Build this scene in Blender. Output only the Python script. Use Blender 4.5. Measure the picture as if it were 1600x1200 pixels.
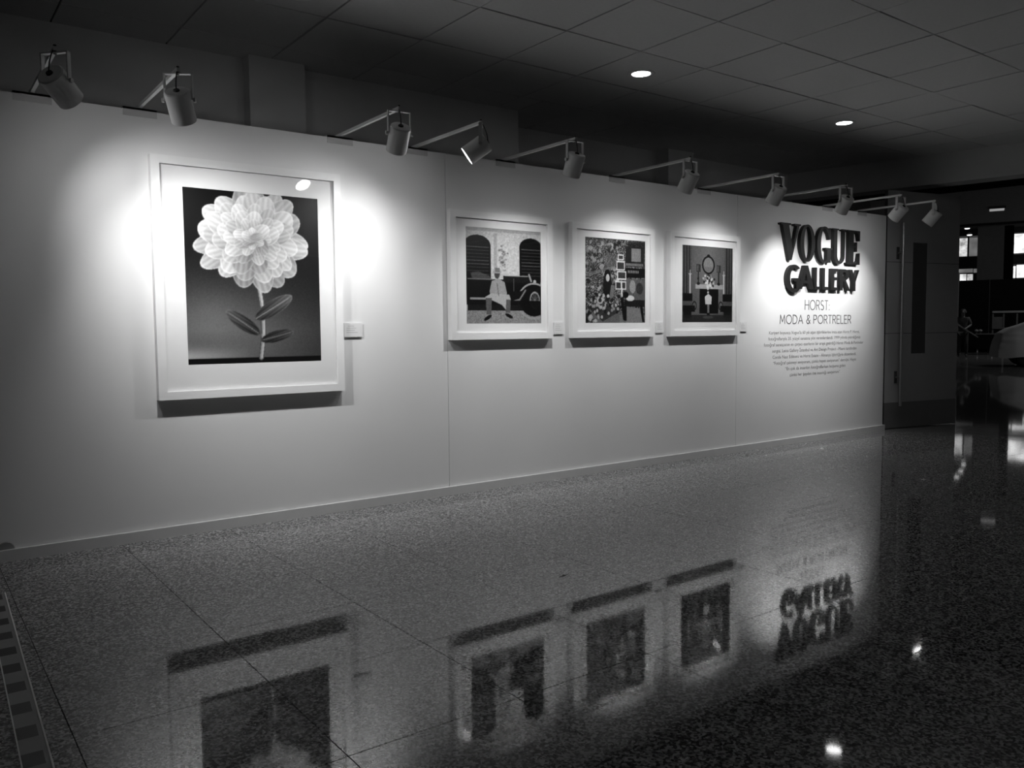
import bpy, math, random
import numpy as np
from mathutils import Vector, Matrix

for o in list(bpy.data.objects):
    bpy.data.objects.remove(o, do_unlink=True)
SC = bpy.context.scene
COL = SC.collection
random.seed(4)
RNG = np.random.default_rng(7)

# ---------------------------------------------------------------- camera
cam_d = bpy.data.cameras.new('camera')
cam_d.lens = 1285.67 / 1600 * 36.0
cam_d.sensor_width = 36.0
cam_d.sensor_fit = 'HORIZONTAL'
cam_d.clip_end = 300
cam = bpy.data.objects.new('camera', cam_d)
COL.objects.link(cam)
rt = Vector((0.80223975, -0.59692404, -0.00964765))
up = Vector((0.04667747, 0.04660539, 0.9978222))
fw = Vector((0.59517443, 0.80094296, -0.06525159))
M3 = Matrix((rt, up, -fw)).transposed()
cam.matrix_world = Matrix.Translation((0, -5.0201, 1.1886)) @ M3.to_4x4()
SC.camera = cam

# ---------------------------------------------------------------- world, exposure
W = bpy.data.worlds.new('world')
SC.world = W
W.use_nodes = True
bgn = W.node_tree.nodes['Background']
bgn.inputs[0].default_value = (1, 1, 1, 1)
bgn.inputs[1].default_value = 0.04
SC.view_settings.view_transform = 'Standard'
SC.view_settings.look = 'None'
SC.view_settings.gamma = 1.0
SC.view_settings.use_curve_mapping = False
SC.view_settings.exposure = 0.0

ZC = 3.2006          # ceiling
HW = 2.44            # partition height
SPOT_W = 30.0        # watts of one gallery spot
SPOT_ANGLE = 84

# ---------------------------------------------------------------- helpers
class MB:
    def __init__(s):
        s.v = []; s.f = []; s.sm = []
    def add(s, vs, fs, smooth=False):
        b = len(s.v)
        s.v += [tuple(p) for p in vs]
        for f in fs:
            s.f.append([i + b for i in f]); s.sm.append(smooth)
        return s
    def box(s, x0, x1, y0, y1, z0, z1):
        vs = [(x, y, z) for z in (z0, z1) for y in (y0, y1) for x in (x0, x1)]
        fs = [(0, 2, 3, 1), (4, 5, 7, 6), (0, 1, 5, 4), (2, 6, 7, 3), (0, 4, 6, 2), (1, 3, 7, 5)]
        return s.add(vs, fs)
    def obox(s, c, ax, ay, az, hx, hy, hz):
        c = Vector(c); ax, ay, az = Vector(ax), Vector(ay), Vector(az)
        vs = [c + ax * hx * i + ay * hy * j + az * hz * k for k in (-1, 1) for j in (-1, 1) for i in (-1, 1)]
        fs = [(0, 2, 3, 1), (4, 5, 7, 6), (0, 1, 5, 4), (2, 6, 7, 3), (0, 4, 6, 2), (1, 3, 7, 5)]
        return s.add(vs, fs)
    def lathe(s, base, axis, prof, n=24, smooth=True):
        """prof: list of (along, radius)"""
        base = Vector(base); a = Vector(axis).normalized()
        t = Vector((0, 0, 1)) if abs(a.z) < .9 else Vector((1, 0, 0))
        p = a.cross(t).normalized(); r = a.cross(p)
        vs = []
        for (h, rad) in prof:
            for i in range(n):
                an = 2 * math.pi * i / n
                vs.append(base + a * h + (p * math.cos(an) + r * math.sin(an)) * rad)
        fs = []
        for k in range(len(prof) - 1):
            for i in range(n):
                j = (i + 1) % n
                fs.append((k * n + i, k * n + j, (k + 1) * n + j, (k + 1) * n + i))
        s.add(vs, fs, smooth)
        return s
    def cyl(s, a, b, r, n=12, r2=None, smooth=True):
        a = Vector(a); b = Vector(b); d = b - a
        r2 = r if r2 is None else r2
        return s.lathe(a, d, [(0, 0), (0, r), (d.length, r2), (d.length, 0)], n, smooth)
    def tube(s, pts, r, n=8):
        pts = [Vector(p) for p in pts]
        for a, b in zip(pts[:-1], pts[1:]):
            s.cyl(a, b, r, n)
        return s
    def prism(s, poly, y0, y1):
        """polygon in x,z extruded along y"""
        n = len(poly)
        vs = [(x, y0, z) for x, z in poly] + [(x, y1, z) for x, z in poly]
        fs = [tuple(range(n)), tuple(range(2 * n - 1, n - 1, -1))]
        fs += [(i, i + n, (i + 1) % n + n, (i + 1) % n) for i in range(n)]
        return s.add(vs, fs)
    def build(s, name, mat, parent=None, xf=None):
        me = bpy.data.meshes.new(name)
        me.from_pydata(s.v, [], s.f)
        me.polygons.foreach_set('use_smooth', s.sm)
        if xf is not None:
            me.transform(xf)
        me.validate()
        import bmesh
        bm = bmesh.new(); bm.from_mesh(me)
        bmesh.ops.remove_doubles(bm, verts=bm.verts, dist=1e-6)
        bmesh.ops.recalc_face_normals(bm, faces=bm.faces)
        bm.to_mesh(me); bm.free()
        if any(s.sm):
            me.set_sharp_from_angle(angle=math.radians(40))
        return link(name, me, mat, parent)

def link(name, me, mat, parent=None):
    o = bpy.data.objects.new(name, me)
    if mat is not None and not me.materials:
        me.materials.append(mat)
    COL.objects.link(o)
    if parent is not None:
        o.parent = parent
    return o

def tag(o, label, cat, group=None):
    o['label'] = label; o['category'] = cat
    if group: o['group'] = group
    return o

def struct(o, label=None):
    o['kind'] = 'structure'
    if label: o['label'] = label
    return o

def empty(name, loc=(0, 0, 0), rotz=0):
    o = bpy.data.objects.new(name, None)
    o.empty_display_size = .1
    o.location = loc
    o.rotation_euler = (0, 0, rotz)
    COL.objects.link(o)
    return o

# ---------------------------------------------------------------- materials
def mat(name, grey, rough=.6, metal=0., spec=.5, noise=0., nscale=8., bump=0., bscale=200.):
    m = bpy.data.materials.new(name); m.use_nodes = True
    nt = m.node_tree; b = nt.nodes['Principled BSDF']
    b.inputs['Base Color'].default_value = (grey, grey, grey, 1)
    b.inputs['Roughness'].default_value = rough
    b.inputs['Metallic'].default_value = metal
    b.inputs['Specular IOR Level'].default_value = spec
    tc = nt.nodes.new('ShaderNodeTexCoord')
    if noise > 0:
        n = nt.nodes.new('ShaderNodeTexNoise'); n.inputs['Scale'].default_value = nscale
        n.inputs['Detail'].default_value = 6
        nt.links.new(tc.outputs['Object'], n.inputs['Vector'])
        r = nt.nodes.new('ShaderNodeValToRGB')
        lo, hi = grey * (1 - noise), min(1, grey * (1 + noise))
        r.color_ramp.elements[0].position = .3; r.color_ramp.elements[0].color = (lo, lo, lo, 1)
        r.color_ramp.elements[1].position = .7; r.color_ramp.elements[1].color = (hi, hi, hi, 1)
        nt.links.new(n.outputs['Fac'], r.inputs['Fac'])
        nt.links.new(r.outputs['Color'], b.inputs['Base Color'])
    if bump > 0:
        n2 = nt.nodes.new('ShaderNodeTexNoise'); n2.inputs['Scale'].default_value = bscale
        nt.links.new(tc.outputs['Object'], n2.inputs['Vector'])
        bp = nt.nodes.new('ShaderNodeBump'); bp.inputs['Strength'].default_value = bump
        bp.inputs['Distance'].default_value = .002
        nt.links.new(n2.outputs['Fac'], bp.inputs['Height'])
        nt.links.new(bp.outputs['Normal'], b.inputs['Normal'])
    return m

def emit(name, grey, strength):
    m = bpy.data.materials.new(name); m.use_nodes = True
    nt = m.node_tree; b = nt.nodes['Principled BSDF']
    b.inputs['Base Color'].default_value = (grey, grey, grey, 1)
    b.inputs['Emission Color'].default_value = (1, 1, 1, 1)
    b.inputs['Emission Strength'].default_value = strength
    return m

def granite(name, joints=False):
    m = bpy.data.materials.new(name); m.use_nodes = True
    nt = m.node_tree; b = nt.nodes['Principled BSDF']; L = nt.links.new
    tc = nt.nodes.new('ShaderNodeTexCoord')
    geo = nt.nodes.new('ShaderNodeNewGeometry')
    n = nt.nodes.new('ShaderNodeTexNoise'); n.inputs['Scale'].default_value = 85
    n.inputs['Detail'].default_value = 3; n.inputs['Roughness'].default_value = .65
    v = nt.nodes.new('ShaderNodeTexVoronoi'); v.inputs['Scale'].default_value = 120
    L(geo.outputs['Position'], n.inputs['Vector']); L(geo.outputs['Position'], v.inputs['Vector'])
    sep = nt.nodes.new('ShaderNodeSeparateColor'); L(v.outputs['Color'], sep.inputs['Color'])
    mx = nt.nodes.new('ShaderNodeMix'); mx.inputs[0].default_value = .5
    L(n.outputs['Fac'], mx.inputs[2]); L(sep.outputs[0], mx.inputs[3])
    r = nt.nodes.new('ShaderNodeValToRGB')
    e = r.color_ramp.elements
    e[0].position = .30; e[0].color = (.035, .035, .035, 1)
    e[1].position = .70; e[1].color = (.38, .38, .38, 1)
    a = e.new(.44); a.color = (.11, .11, .11, 1)
    a = e.new(.54); a.color = (.22, .22, .22, 1)
    L(mx.outputs[0], r.inputs['Fac'])
    L(r.outputs['Color'], b.inputs['Base Color'])
    b.inputs['Roughness'].default_value = .09
    b.inputs['Specular IOR Level'].default_value = .5
    n3 = nt.nodes.new('ShaderNodeTexNoise'); n3.inputs['Scale'].default_value = 3
    L(geo.outputs['Position'], n3.inputs['Vector'])
    mr = nt.nodes.new('ShaderNodeMapRange')
    mr.inputs['To Min'].default_value = .03; mr.inputs['To Max'].default_value = .055
    L(n3.outputs['Fac'], mr.inputs['Value']); L(mr.outputs['Result'], b.inputs['Roughness'])
    return m

def glass_pane(name):
    m = bpy.data.materials.new(name); m.use_nodes = True
    nt = m.node_tree; nt.nodes.clear(); L = nt.links.new
    out = nt.nodes.new('ShaderNodeOutputMaterial')
    mix = nt.nodes.new('ShaderNodeMixShader')
    tr = nt.nodes.new('ShaderNodeBsdfTransparent')
    gl = nt.nodes.new('ShaderNodeBsdfGlossy'); gl.inputs['Roughness'].default_value = .005
    # the same reflectance seen from either face of the pane
    lw = nt.nodes.new('ShaderNodeLayerWeight'); lw.inputs['Blend'].default_value = .5
    pw = nt.nodes.new('ShaderNodeMath'); pw.operation = 'POWER'; pw.inputs[1].default_value = 5
    mr = nt.nodes.new('ShaderNodeMapRange'); mr.inputs['To Min'].default_value = .028; mr.inputs['To Max'].default_value = .7
    L(lw.outputs['Facing'], pw.inputs[0]); L(pw.outputs[0], mr.inputs['Value'])
    L(mr.outputs['Result'], mix.inputs[0]); L(tr.outputs[0], mix.inputs[1]); L(gl.outputs[0], mix.inputs[2])
    L(mix.outputs[0], out.inputs['Surface'])
    return m

def print_mat(name):
    m = bpy.data.materials.new(name); m.use_nodes = True
    nt = m.node_tree; b = nt.nodes['Principled BSDF']
    a = nt.nodes.new('ShaderNodeAttribute'); a.attribute_name = 'ink'
    nt.links.new(a.outputs['Color'], b.inputs['Base Color'])
    b.inputs['Roughness'].default_value = .45
    b.inputs['Specular IOR Level'].default_value = .25
    return m

M = dict(
    panel=mat('white_wall_paint', .74, .55, noise=.02, nscale=1.5, bump=.03),
    trim=mat('grey_trim_paint', .58, .5, noise=.03),
    core=mat('panel_core', .25, .8),
    plaster=mat('old_plaster', .60, .85, noise=.06, nscale=2, bump=.1, bscale=60),
    gap_shade=mat('gap_shade_plaster', .12, .85, noise=.1, nscale=2),  # colour darkened to stand in for shade in the gap
    tile_c=mat('ceiling_tile', .62, .9, noise=.03, nscale=40, bump=.15, bscale=150),
    void=mat('ceiling_void', .05, .9, noise=.1),
    granite=granite('polished_granite'),
    grout=mat('floor_grout', .025, .8, noise=.2),
    lamp_body=mat('spot_white_enamel', .72, .42, noise=.02),
    lamp_metal=mat('spot_bracket_metal', .66, .4, metal=.25, noise=.03),
    plate=mat('clamp_plate_metal', .52, .5, metal=.2, noise=.03),
    black_rubber=mat('black_cable', .015, .5, noise=.1),
    black_gloss=mat('black_sign_paint', .012, .5, spec=.25, noise=.05),
    frame=mat('white_frame_lacquer', .80, .35, noise=.015),
    mat_board=mat('mat_board', .80, .8, noise=.01, nscale=80),
    vinyl=mat('grey_vinyl_text', .13, .6, noise=.03),
    vinyl_light=mat('grey_vinyl_paragraph', .16, .6, noise=.03),
    caption=mat('caption_card', .70, .5, noise=.01),
    caption_ink=mat('caption_ink', .50, .6, noise=.02),
    pane=glass_pane('picture_glass'),
    ink=print_mat('photo_print'),
    door=mat('door_laminate', .34, .5, noise=.04, nscale=3),
    door_kick=mat('door_kick_plate', .16, .4, metal=.3, noise=.05),
    door_glass=mat('dark_door_glass', .03, .1, noise=.05),
    steel=mat('brushed_steel', .42, .34, metal=1., noise=.03),
    tape_dark=mat('tape_dark', .018, .5, noise=.1),
    tape_light=mat('tape_light', .24, .5, noise=.05),
    tape_line=mat('tape_edge', .8, .5, noise=.05),
    lens=emit('lamp_lens', .8, 34),
    down=emit('downlight_lens', .8, 14),
    chrome=mat('downlight_ring', .7, .3, noise=.02),
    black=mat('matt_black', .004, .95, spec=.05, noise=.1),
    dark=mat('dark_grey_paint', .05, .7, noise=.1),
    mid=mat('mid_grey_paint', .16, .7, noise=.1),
    cover=mat('car_cover_cloth', .36, .8, noise=.05, nscale=3, bump=.2, bscale=8),
    tyre=mat('tyre_rubber', .01, .8, noise=.1),
    skin=mat('skin', .12, .6, noise=.05),
    shirt=mat('dark_shirt', .05, .9, noise=.15),
    trousers=mat('dark_trousers', .02, .9, noise=.15),
    hair=mat('dark_hair', .012, .7, noise=.2),
    wood=mat('pale_board', .30, .6, noise=.1),
    paper=mat('white_paper', .8, .8, noise=.02),
)

# ================================================================ STRUCTURE
# ---- floor: slab with separate granite tiles
floor = MB().box(-6, 62, -16, 34, -.08, -.012).build('floor', M['grout'])
struct(floor, 'polished speckled granite floor')
TX0, TY0, TS = .36, -5.93, .597
NX, NY = 17, 11
GAP = .0012
tile_me = {}
def slab_tile(x0, x1, y0, y1):
    key = (round(x1 - x0, 4), round(y1 - y0, 4))
    if key not in tile_me:
        w, h = (x1 - x0) / 2, (y1 - y0) / 2
        b = .0006
        mb = MB()
        vs = []
        for (dx, dy, z) in ((0, 0, -.012), (0, 0, -b), (b, b, 0)):
            vs += [(-w + dx, -h + dy, z), (w - dx, -h + dy, z), (w - dx, h - dy, z), (-w + dx, h - dy, z)]
        fs = [(8, 9, 10, 11), (3, 2, 1, 0)]
        for k in (0, 4):
            for i in range(4):
                fs.append((k + i, k + (i + 1) % 4, k + 4 + (i + 1) % 4, k + 4 + i))
        mb.add(vs, fs)
        me = bpy.data.meshes.new('floor_tile')
        me.from_pydata(mb.v, [], mb.f); me.materials.append(M['granite'])
        tile_me[key] = me
    o = bpy.data.objects.new('floor_tile', tile_me[key])
    o.location = ((x0 + x1) / 2, (y0 + y1) / 2, random.uniform(-.0005, .0))
    o.rotation_euler = (random.uniform(-1, 1) * .0004, random.uniform(-1, 1) * .0004, 0)
    o.parent = floor
    COL.objects.link(o)
for i in range(-3, NX):
    for j in range(NY):
        x0 = TX0 + TS * i; y0 = TY0 + TS * j
        slab_tile(x0 + GAP, x0 + TS - GAP, y0 + GAP, y0 + TS - GAP)
xa, xb = TX0 - 3 * TS, TX0 + NX * TS
ya, yb = TY0, TY0 + NY * TS
mb = MB()
mb.box(xb, 62, -16, 34, -.012, -.0005)
mb.box(-6, xa, -16, 34, -.012, -.0005)
mb.box(xa, xb, -16, ya, -.012, -.0005)
mb.box(xa, xb, yb, 34, -.012, -.0005)
mb.build('far_paving', M['granite'], floor)

# ---- free-standing exhibition partition
part = MB().box(-4, 9.03, .012, .05, 0, HW - .004).build('wall_partition', M['core'])
struct(part, 'white exhibition partition wall')
seams = [-4, -.083, 3.158, 6.398, 9.03]
for a, b in zip(seams[:-1], seams[1:]):
    MB().box(a + .002, b - .002, 0, .0125, .004, HW).build('panel', M['panel'], part)
MB().box(-4, 9.03, .0125, .06, HW - .004, HW).build('top_cap', M['panel'], part)
MB().box(9.028, 9.034, 0, .06, .004, HW).build('end_cap', M['panel'], part)
bb = MB().box(-4, 9.05, -.024, 0, 0, .062).build('baseboard_partition', M['trim'])
struct(bb, 'grey skirting along the white partition')

# ---- building walls above and behind the partition
struct(MB().box(-6, 4.66, 1.116, 2.2, 0, ZC).build('wall_back', M['plaster']), 'dim plaster wall behind partition')
struct(MB().box(4.66, 9.58, 1.612, 2.2, 0, ZC).build('wall_recess', M['plaster']), 'dim recessed plaster wall')
struct(MB().box(2.124, 2.549, .992, 1.116, 0, ZC - .001).build('wall_pier_1', M['plaster']))
struct(MB().box(6.997, 7.40, 1.423, 1.612, 0, ZC - .001).build('wall_pier_2', M['plaster']))
struct(MB().box(9.58, 12.6, 2.25, 2.4, 0, 4.6).build('wall_gap_shade', M['gap_shade']))  # added wall, its dark colour stands in for the unlit gap
struct(MB().box(-6.2, -6, -16, 2.2, 0, ZC).build('wall_left', M['plaster']))

# ---- suspended ceiling with separate tiles
ceil = MB().box(-6, 10.6, -16, 2.2, ZC + .02, ZC + .08).build('ceiling', M['void'])
struct(ceil, 'suspended grid ceiling')
GX, GY, GS = 3.7122, .0284, .708
ctile_me = {}
def ctile(x0, x1, y0, y1):
    key = (round(x1 - x0, 3), round(y1 - y0, 3))
    if key not in ctile_me:
        w, h = (x1 - x0) / 2, (y1 - y0) / 2
        mb = MB().box(-w, w, -h, h, 0, .018)
        me = bpy.data.meshes.new('ceiling_tile'); me.from_pydata(mb.v, [], mb.f)
        me.materials.append(M['tile_c']); ctile_me[key] = me
    o = bpy.data.objects.new('ceiling_tile', ctile_me[key])
    o.location = ((x0 + x1) / 2, (y0 + y1) / 2, ZC + random.uniform(-.002, .001))
    o.rotation_euler = (random.gauss(0, .003), random.gauss(0, .003), 0)
    o.parent = ceil
    COL.objects.link(o)
cg = .006
def beam_x(y):      # the cross beam runs slightly askew
    return 9.479 + (1.60 - y) * .2142
for i in range(-8, 10):
    for j in range(-3, 10):
        x0 = GX + GS * i; x1 = x0 + GS
        y1 = GY - GS * j; y0 = y1 - GS
        if x0 > beam_x(y0): continue
        spans = [(x0, x1)] if y1 < 1.116 or not (x0 < 4.66 < x1) else [(x0, 4.66), (4.66, x1)]
        for xa_, xb_ in spans:
            y1c = min(y1, 1.116 if xb_ <= 4.661 else 1.612)
            if y1c - y0 < .05 or xb_ - xa_ < .03: continue
            ctile(xa_ + cg, xb_ - cg, y0 + cg, y1c - (cg if y1c == y1 else .001))
mb = MB()
mb.box(-6, GX - 8 * GS, -16, 1.116, ZC, ZC + .02)
mb.box(GX - 8 * GS, 10.6, -16, GY - 10 * GS, ZC, ZC + .02)
mb.build('outer_ceiling', M['tile_c'], ceil)

# ---- cross beam at the end of the gallery
bd = Vector((.2097, -.9778, 0)); bn = Vector((.9778, .2097, 0))
b0 = Vector((9.479, 1.60, 0))
mb = MB()
mb.obox(b0 + bd * 6.5 + bn * .15 + Vector((0, 0, 2.854 + .2)), bd, bn, (0, 0, 1), 6.55, .15, .2)
struct(mb.build('trim_1', M['plaster']), 'dim cross beam below the ceiling')
mb = MB()
mb.obox(b0 + bd * 6.5 + bn * .62 + Vector((0, 0, 3.845)), bd, bn, (0, 0, 1), 7.2, .30, .98)  # black box added to give the dark gap under the beam
struct(mb.build('trim_2', M['black']), 'black box added for the dark gap above the hall opening')

# ================================================================ DOOR LEAF
dA = Vector((9.10, .02, 0)); dB = Vector((10.273, -.234, 0))
du = (dB - dA).normalized(); dn = Vector((du.y, -du.x, 0))     # dn faces the gallery
DW = (dB - dA).length
door = empty('door_1', dA); struct(door, 'dark laminate door leaf with long steel pull bar')
def dbox(name, m, s0, s1, z0, z1, d0, d1, par=None):
    """box on the leaf: s along, z up, d proud of the leaf face (towards the gallery)"""
    c = du * (s0 + s1) / 2 + dn * (d0 + d1) / 2 + Vector((0, 0, (z0 + z1) / 2))
    return MB().obox(c, du, dn, (0, 0, 1), (s1 - s0) / 2, (d1 - d0) / 2, (z1 - z0) / 2).build(name, m, par or door)
dbox('core', M['dark'], 0.005, DW - .005, .010, 2.735, -.05, -.004)
wz0, wz1, ws0, ws1 = .87, 2.16, .42, .655
for z0, z1 in ((.305, 1.106), (1.112, 1.926), (1.932, 2.74)):
    p = z0, z1
    dbox('leaf_panel', M['door'], 0, ws0, z0, z1, -.004, 0)
    dbox('leaf_panel', M['door'], ws1, DW, z0, z1, -.004, 0)
    if z0 < wz0: dbox('leaf_panel', M['door'], ws0, ws1, z0, wz0, -.004, 0)
    if z1 > wz1: dbox('leaf_panel', M['door'], ws0, ws1, wz1, z1, -.004, 0)
dbox('window_pane', M['door_glass'], ws0, ws1, wz0, wz1, -.0045, -.003)
dbox('kick_plate', M['door_kick'], 0, DW, .010, .30, -.004, .003)
bs = .17
bar_off = .075
bar = MB().cyl(du * bs + dn * bar_off + Vector((0, 0, .27)), du * bs + dn * bar_off + Vector((0, 0, 2.37)), .017, 16).build('pull_bar', M['steel'], door)
for z in (2.03, .60):
    dbox('bracket', M['dark'], bs - .02, bs + .02, z - .07, z + .07, 0, .008)
    MB().cyl(du * bs + dn * .008 + Vector((0, 0, z)), du * bs + dn * bar_off + Vector((0, 0, z)), .01, 10).build('standoff', M['steel'], door)

# ================================================================ SPOTLIGHTS
def make_spot(x, axis, label, power, ytip=-.80, angle=SPOT_ANGLE):
    a = Vector(axis).normalized()
    root = empty('arm_spotlight', (x, 0, HW))
    tag(root, label, 'spotlight', 'white spotlights along the top of the partition')
    # clamp saddle over the partition top
    mb = MB()
    mb.box(-.09, .09, -.003, 0, -.036, .012)
    mb.box(-.09, .09, -.003, .066, .0005, .012)
    mb.box(-.09, .09, .061, .066, -.036, .012)
    mb.build('clamp_plate', M['plate'], root)
    zt = .002
    MB().box(-.009, .009, ytip, .05, zt + .0105, zt + .0285).build('arm', M['lamp_metal'], root)
    zt += .018
    hz = Vector((a.x, a.y, 0)).normalized()
    side = Vector((hz.y, -hz.x, 0))
    R_, Ln = .060, .152
    top = Vector((0, ytip + .012, zt - .016))
    P = top + Vector((0, 0, -.125))
    yw = R_ + .006
    mb = MB()
    mb.obox(top, side, hz, (0, 0, 1), yw + .003, .011, .003)
    for sg in (-1, 1):
        mb.obox(top + side * sg * yw + Vector((0, 0, -.062)), side, hz, (0, 0, 1), .003, .011, .064)
    yk = mb.build('yoke', M['lamp_metal'], root)
    for sg in (-1, 1):
        c = P + side * sg * (yw + .003)
        MB().cyl(c, c + side * sg * .012, .011, 10).build('knob', M['plate'], yk)
    back = P - a * Ln * .30
    prof = [(0, .0), (0, R_ - .006), (.006, R_), (Ln, R_), (Ln, R_ - .004), (.05, R_ - .004), (.05, 0)]
    can = MB().lathe(back, a, prof, 32).build('housing', M['lamp_body'], root)
    MB().lathe(back, a, [(Ln - .012, .0), (Ln - .012, R_ - .0045), (Ln - .016, R_ - .0045), (Ln - .016, 0)], 28).build('lens', M['lens'], can)
    mb = MB().lathe(back, -a, [(0, .0), (0, .016), (.008, .014), (.008, 0)], 14)
    mb.build('cable_gland', M['black_rubber'], can)
    q0 = top + Vector((0, .004, .03)); q3 = back - a * .006
    mid = (q0 + q3) / 2 + hz * -.02
    pts = []
    for k in range(9):
        t = k / 8
        pts.append(q0 * (1 - t) ** 2 + mid * 2 * t * (1 - t) + q3 * t * t)
    MB().tube(pts, .0032, 6).build('cable', M['black_rubber'], root)
    MB().cyl(top + Vector((0, 0, -.006)), top + Vector((0, 0, .036)), .007, 8).build('bolt', M['black_rubber'], root)
    ld = bpy.data.lights.new('spot_beam', 'SPOT')
    ld.energy = power; ld.spot_size = math.radians(angle); ld.spot_blend = 1.0
    ld.shadow_soft_size = .022
    lo = bpy.data.objects.new('spot_beam', ld)
    lo.parent = root
    lo.location = back + a * (Ln - .008)
    lo.rotation_mode = 'QUATERNION'
    lo.rotation_quaternion = a.to_track_quat('-Z', 'Y')
    COL.objects.link(lo)
    return root

make_spot(.619, (.62, .58, -.53), 'white arm spotlight turned towards the left side of the largest picture', SPOT_W * 1.15, angle=86)
make_spot(1.145, (.35, .52, -.78), 'white arm spotlight standing out above the middle of the largest picture', SPOT_W * 2.6, angle=100)
make_spot(2.358, (.12, .60, -.78), 'white arm spotlight above the right edge of the largest picture', SPOT_W * 1.35, angle=102)
make_spot(2.925, (-.66, .50, -.56), 'white arm spotlight swung sideways with its glowing face showing', SPOT_W * 1.0, angle=92)
make_spot(3.690, (.03, .46, -.88), 'white arm spotlight above the vintage car picture', SPOT_W * 2.2, angle=108)
make_spot(4.834, (.05, .58, -.81), 'white arm spotlight above the busy patterned room picture', SPOT_W * 1.75, angle=106)
make_spot(5.921, (.05, .60, -.80), 'white arm spotlight above the round mirror picture', SPOT_W * 1.7, angle=106)
make_spot(6.922, (.17, .58, -.79), 'white arm spotlight above the left end of the black letter sign', SPOT_W * 3.2, angle=92)
make_spot(7.873, (.05, .72, -.69), 'white arm spotlight above the right half of the black letter sign', SPOT_W * 2.2, angle=88)
make_spot(8.533, (-.18, .62, -.76), 'white arm spotlight at the door end of the partition', SPOT_W * 1.3, angle=80)

# ================================================================ PRINT RASTERS
def conv(a, n=1):
    for _ in range(n):
        p = np.pad(a, 1, mode='edge')
        a = (p[:-2, 1:-1] + p[2:, 1:-1] + p[1:-1, :-2] + p[1:-1, 2:] + 2 * p[1:-1, 1:-1]) / 6
    return a
class Raster:
    """display greys, u right, v down, both 0..1"""
    def __init__(s, w, h, g=.1):
        s.w, s.h = w, h
        s.a = np.full((h, w), g, float)
        s.U, s.V = np.meshgrid((np.arange(w)) / (w - 1), (np.arange(h)) / (h - 1))
    def put(s, mask, g, al=1.):
        s.a = np.where(mask, s.a * (1 - al) + g * al, s.a)
    def rect(s, u0, v0, u1, v1, g, al=1.):
        s.put((s.U >= u0) & (s.U <= u1) & (s.V >= v0) & (s.V <= v1), g, al)
    def ell(s, u, v, ru, rv, g, al=1., rot=0., ring=None):
        x = s.U - u; y = s.V - v
        c, n = math.cos(rot), math.sin(rot)
        X = (x * c + y * n) / ru; Y = (-x * n + y * c) / rv
        d = X * X + Y * Y
        m = d <= 1
        if ring: m &= d >= ring ** 2
        s.put(m, g, al)
    def poly(s, pts, g, al=1.):
        m = np.zeros_like(s.a, bool)
        n = len(pts)
        for i in range(n):
            (x0, y0), (x1, y1) = pts[i], pts[(i + 1) % n]
            if y0 == y1: continue
            c = ((s.V >= min(y0, y1)) & (s.V < max(y0, y1)))
            m ^= c & (s.U < x0 + (s.V - y0) * (x1 - x0) / (y1 - y0))
        s.put(m, g, al)
    def line(s, p, q, w, g, al=1., w2=None):
        p = np.array(p); q = np.array(q); d = q - p; l2 = (d ** 2).sum()
        t = np.clip(((s.U - p[0]) * d[0] + (s.V - p[1]) * d[1]) / l2, 0, 1)
        w2 = w if w2 is None else w2
        ww = w + (w2 - w) * t
        s.put((s.U - p[0] - t * d[0]) ** 2 + (s.V - p[1] - t * d[1]) ** 2 < ww ** 2, g, al)
    def noise(s, amp, n=1, mask=None):
        z = conv(RNG.standard_normal((s.h, s.w)), n); z /= z.std()
        s.a = s.a + z * amp * (1 if mask is None else mask)

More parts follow.
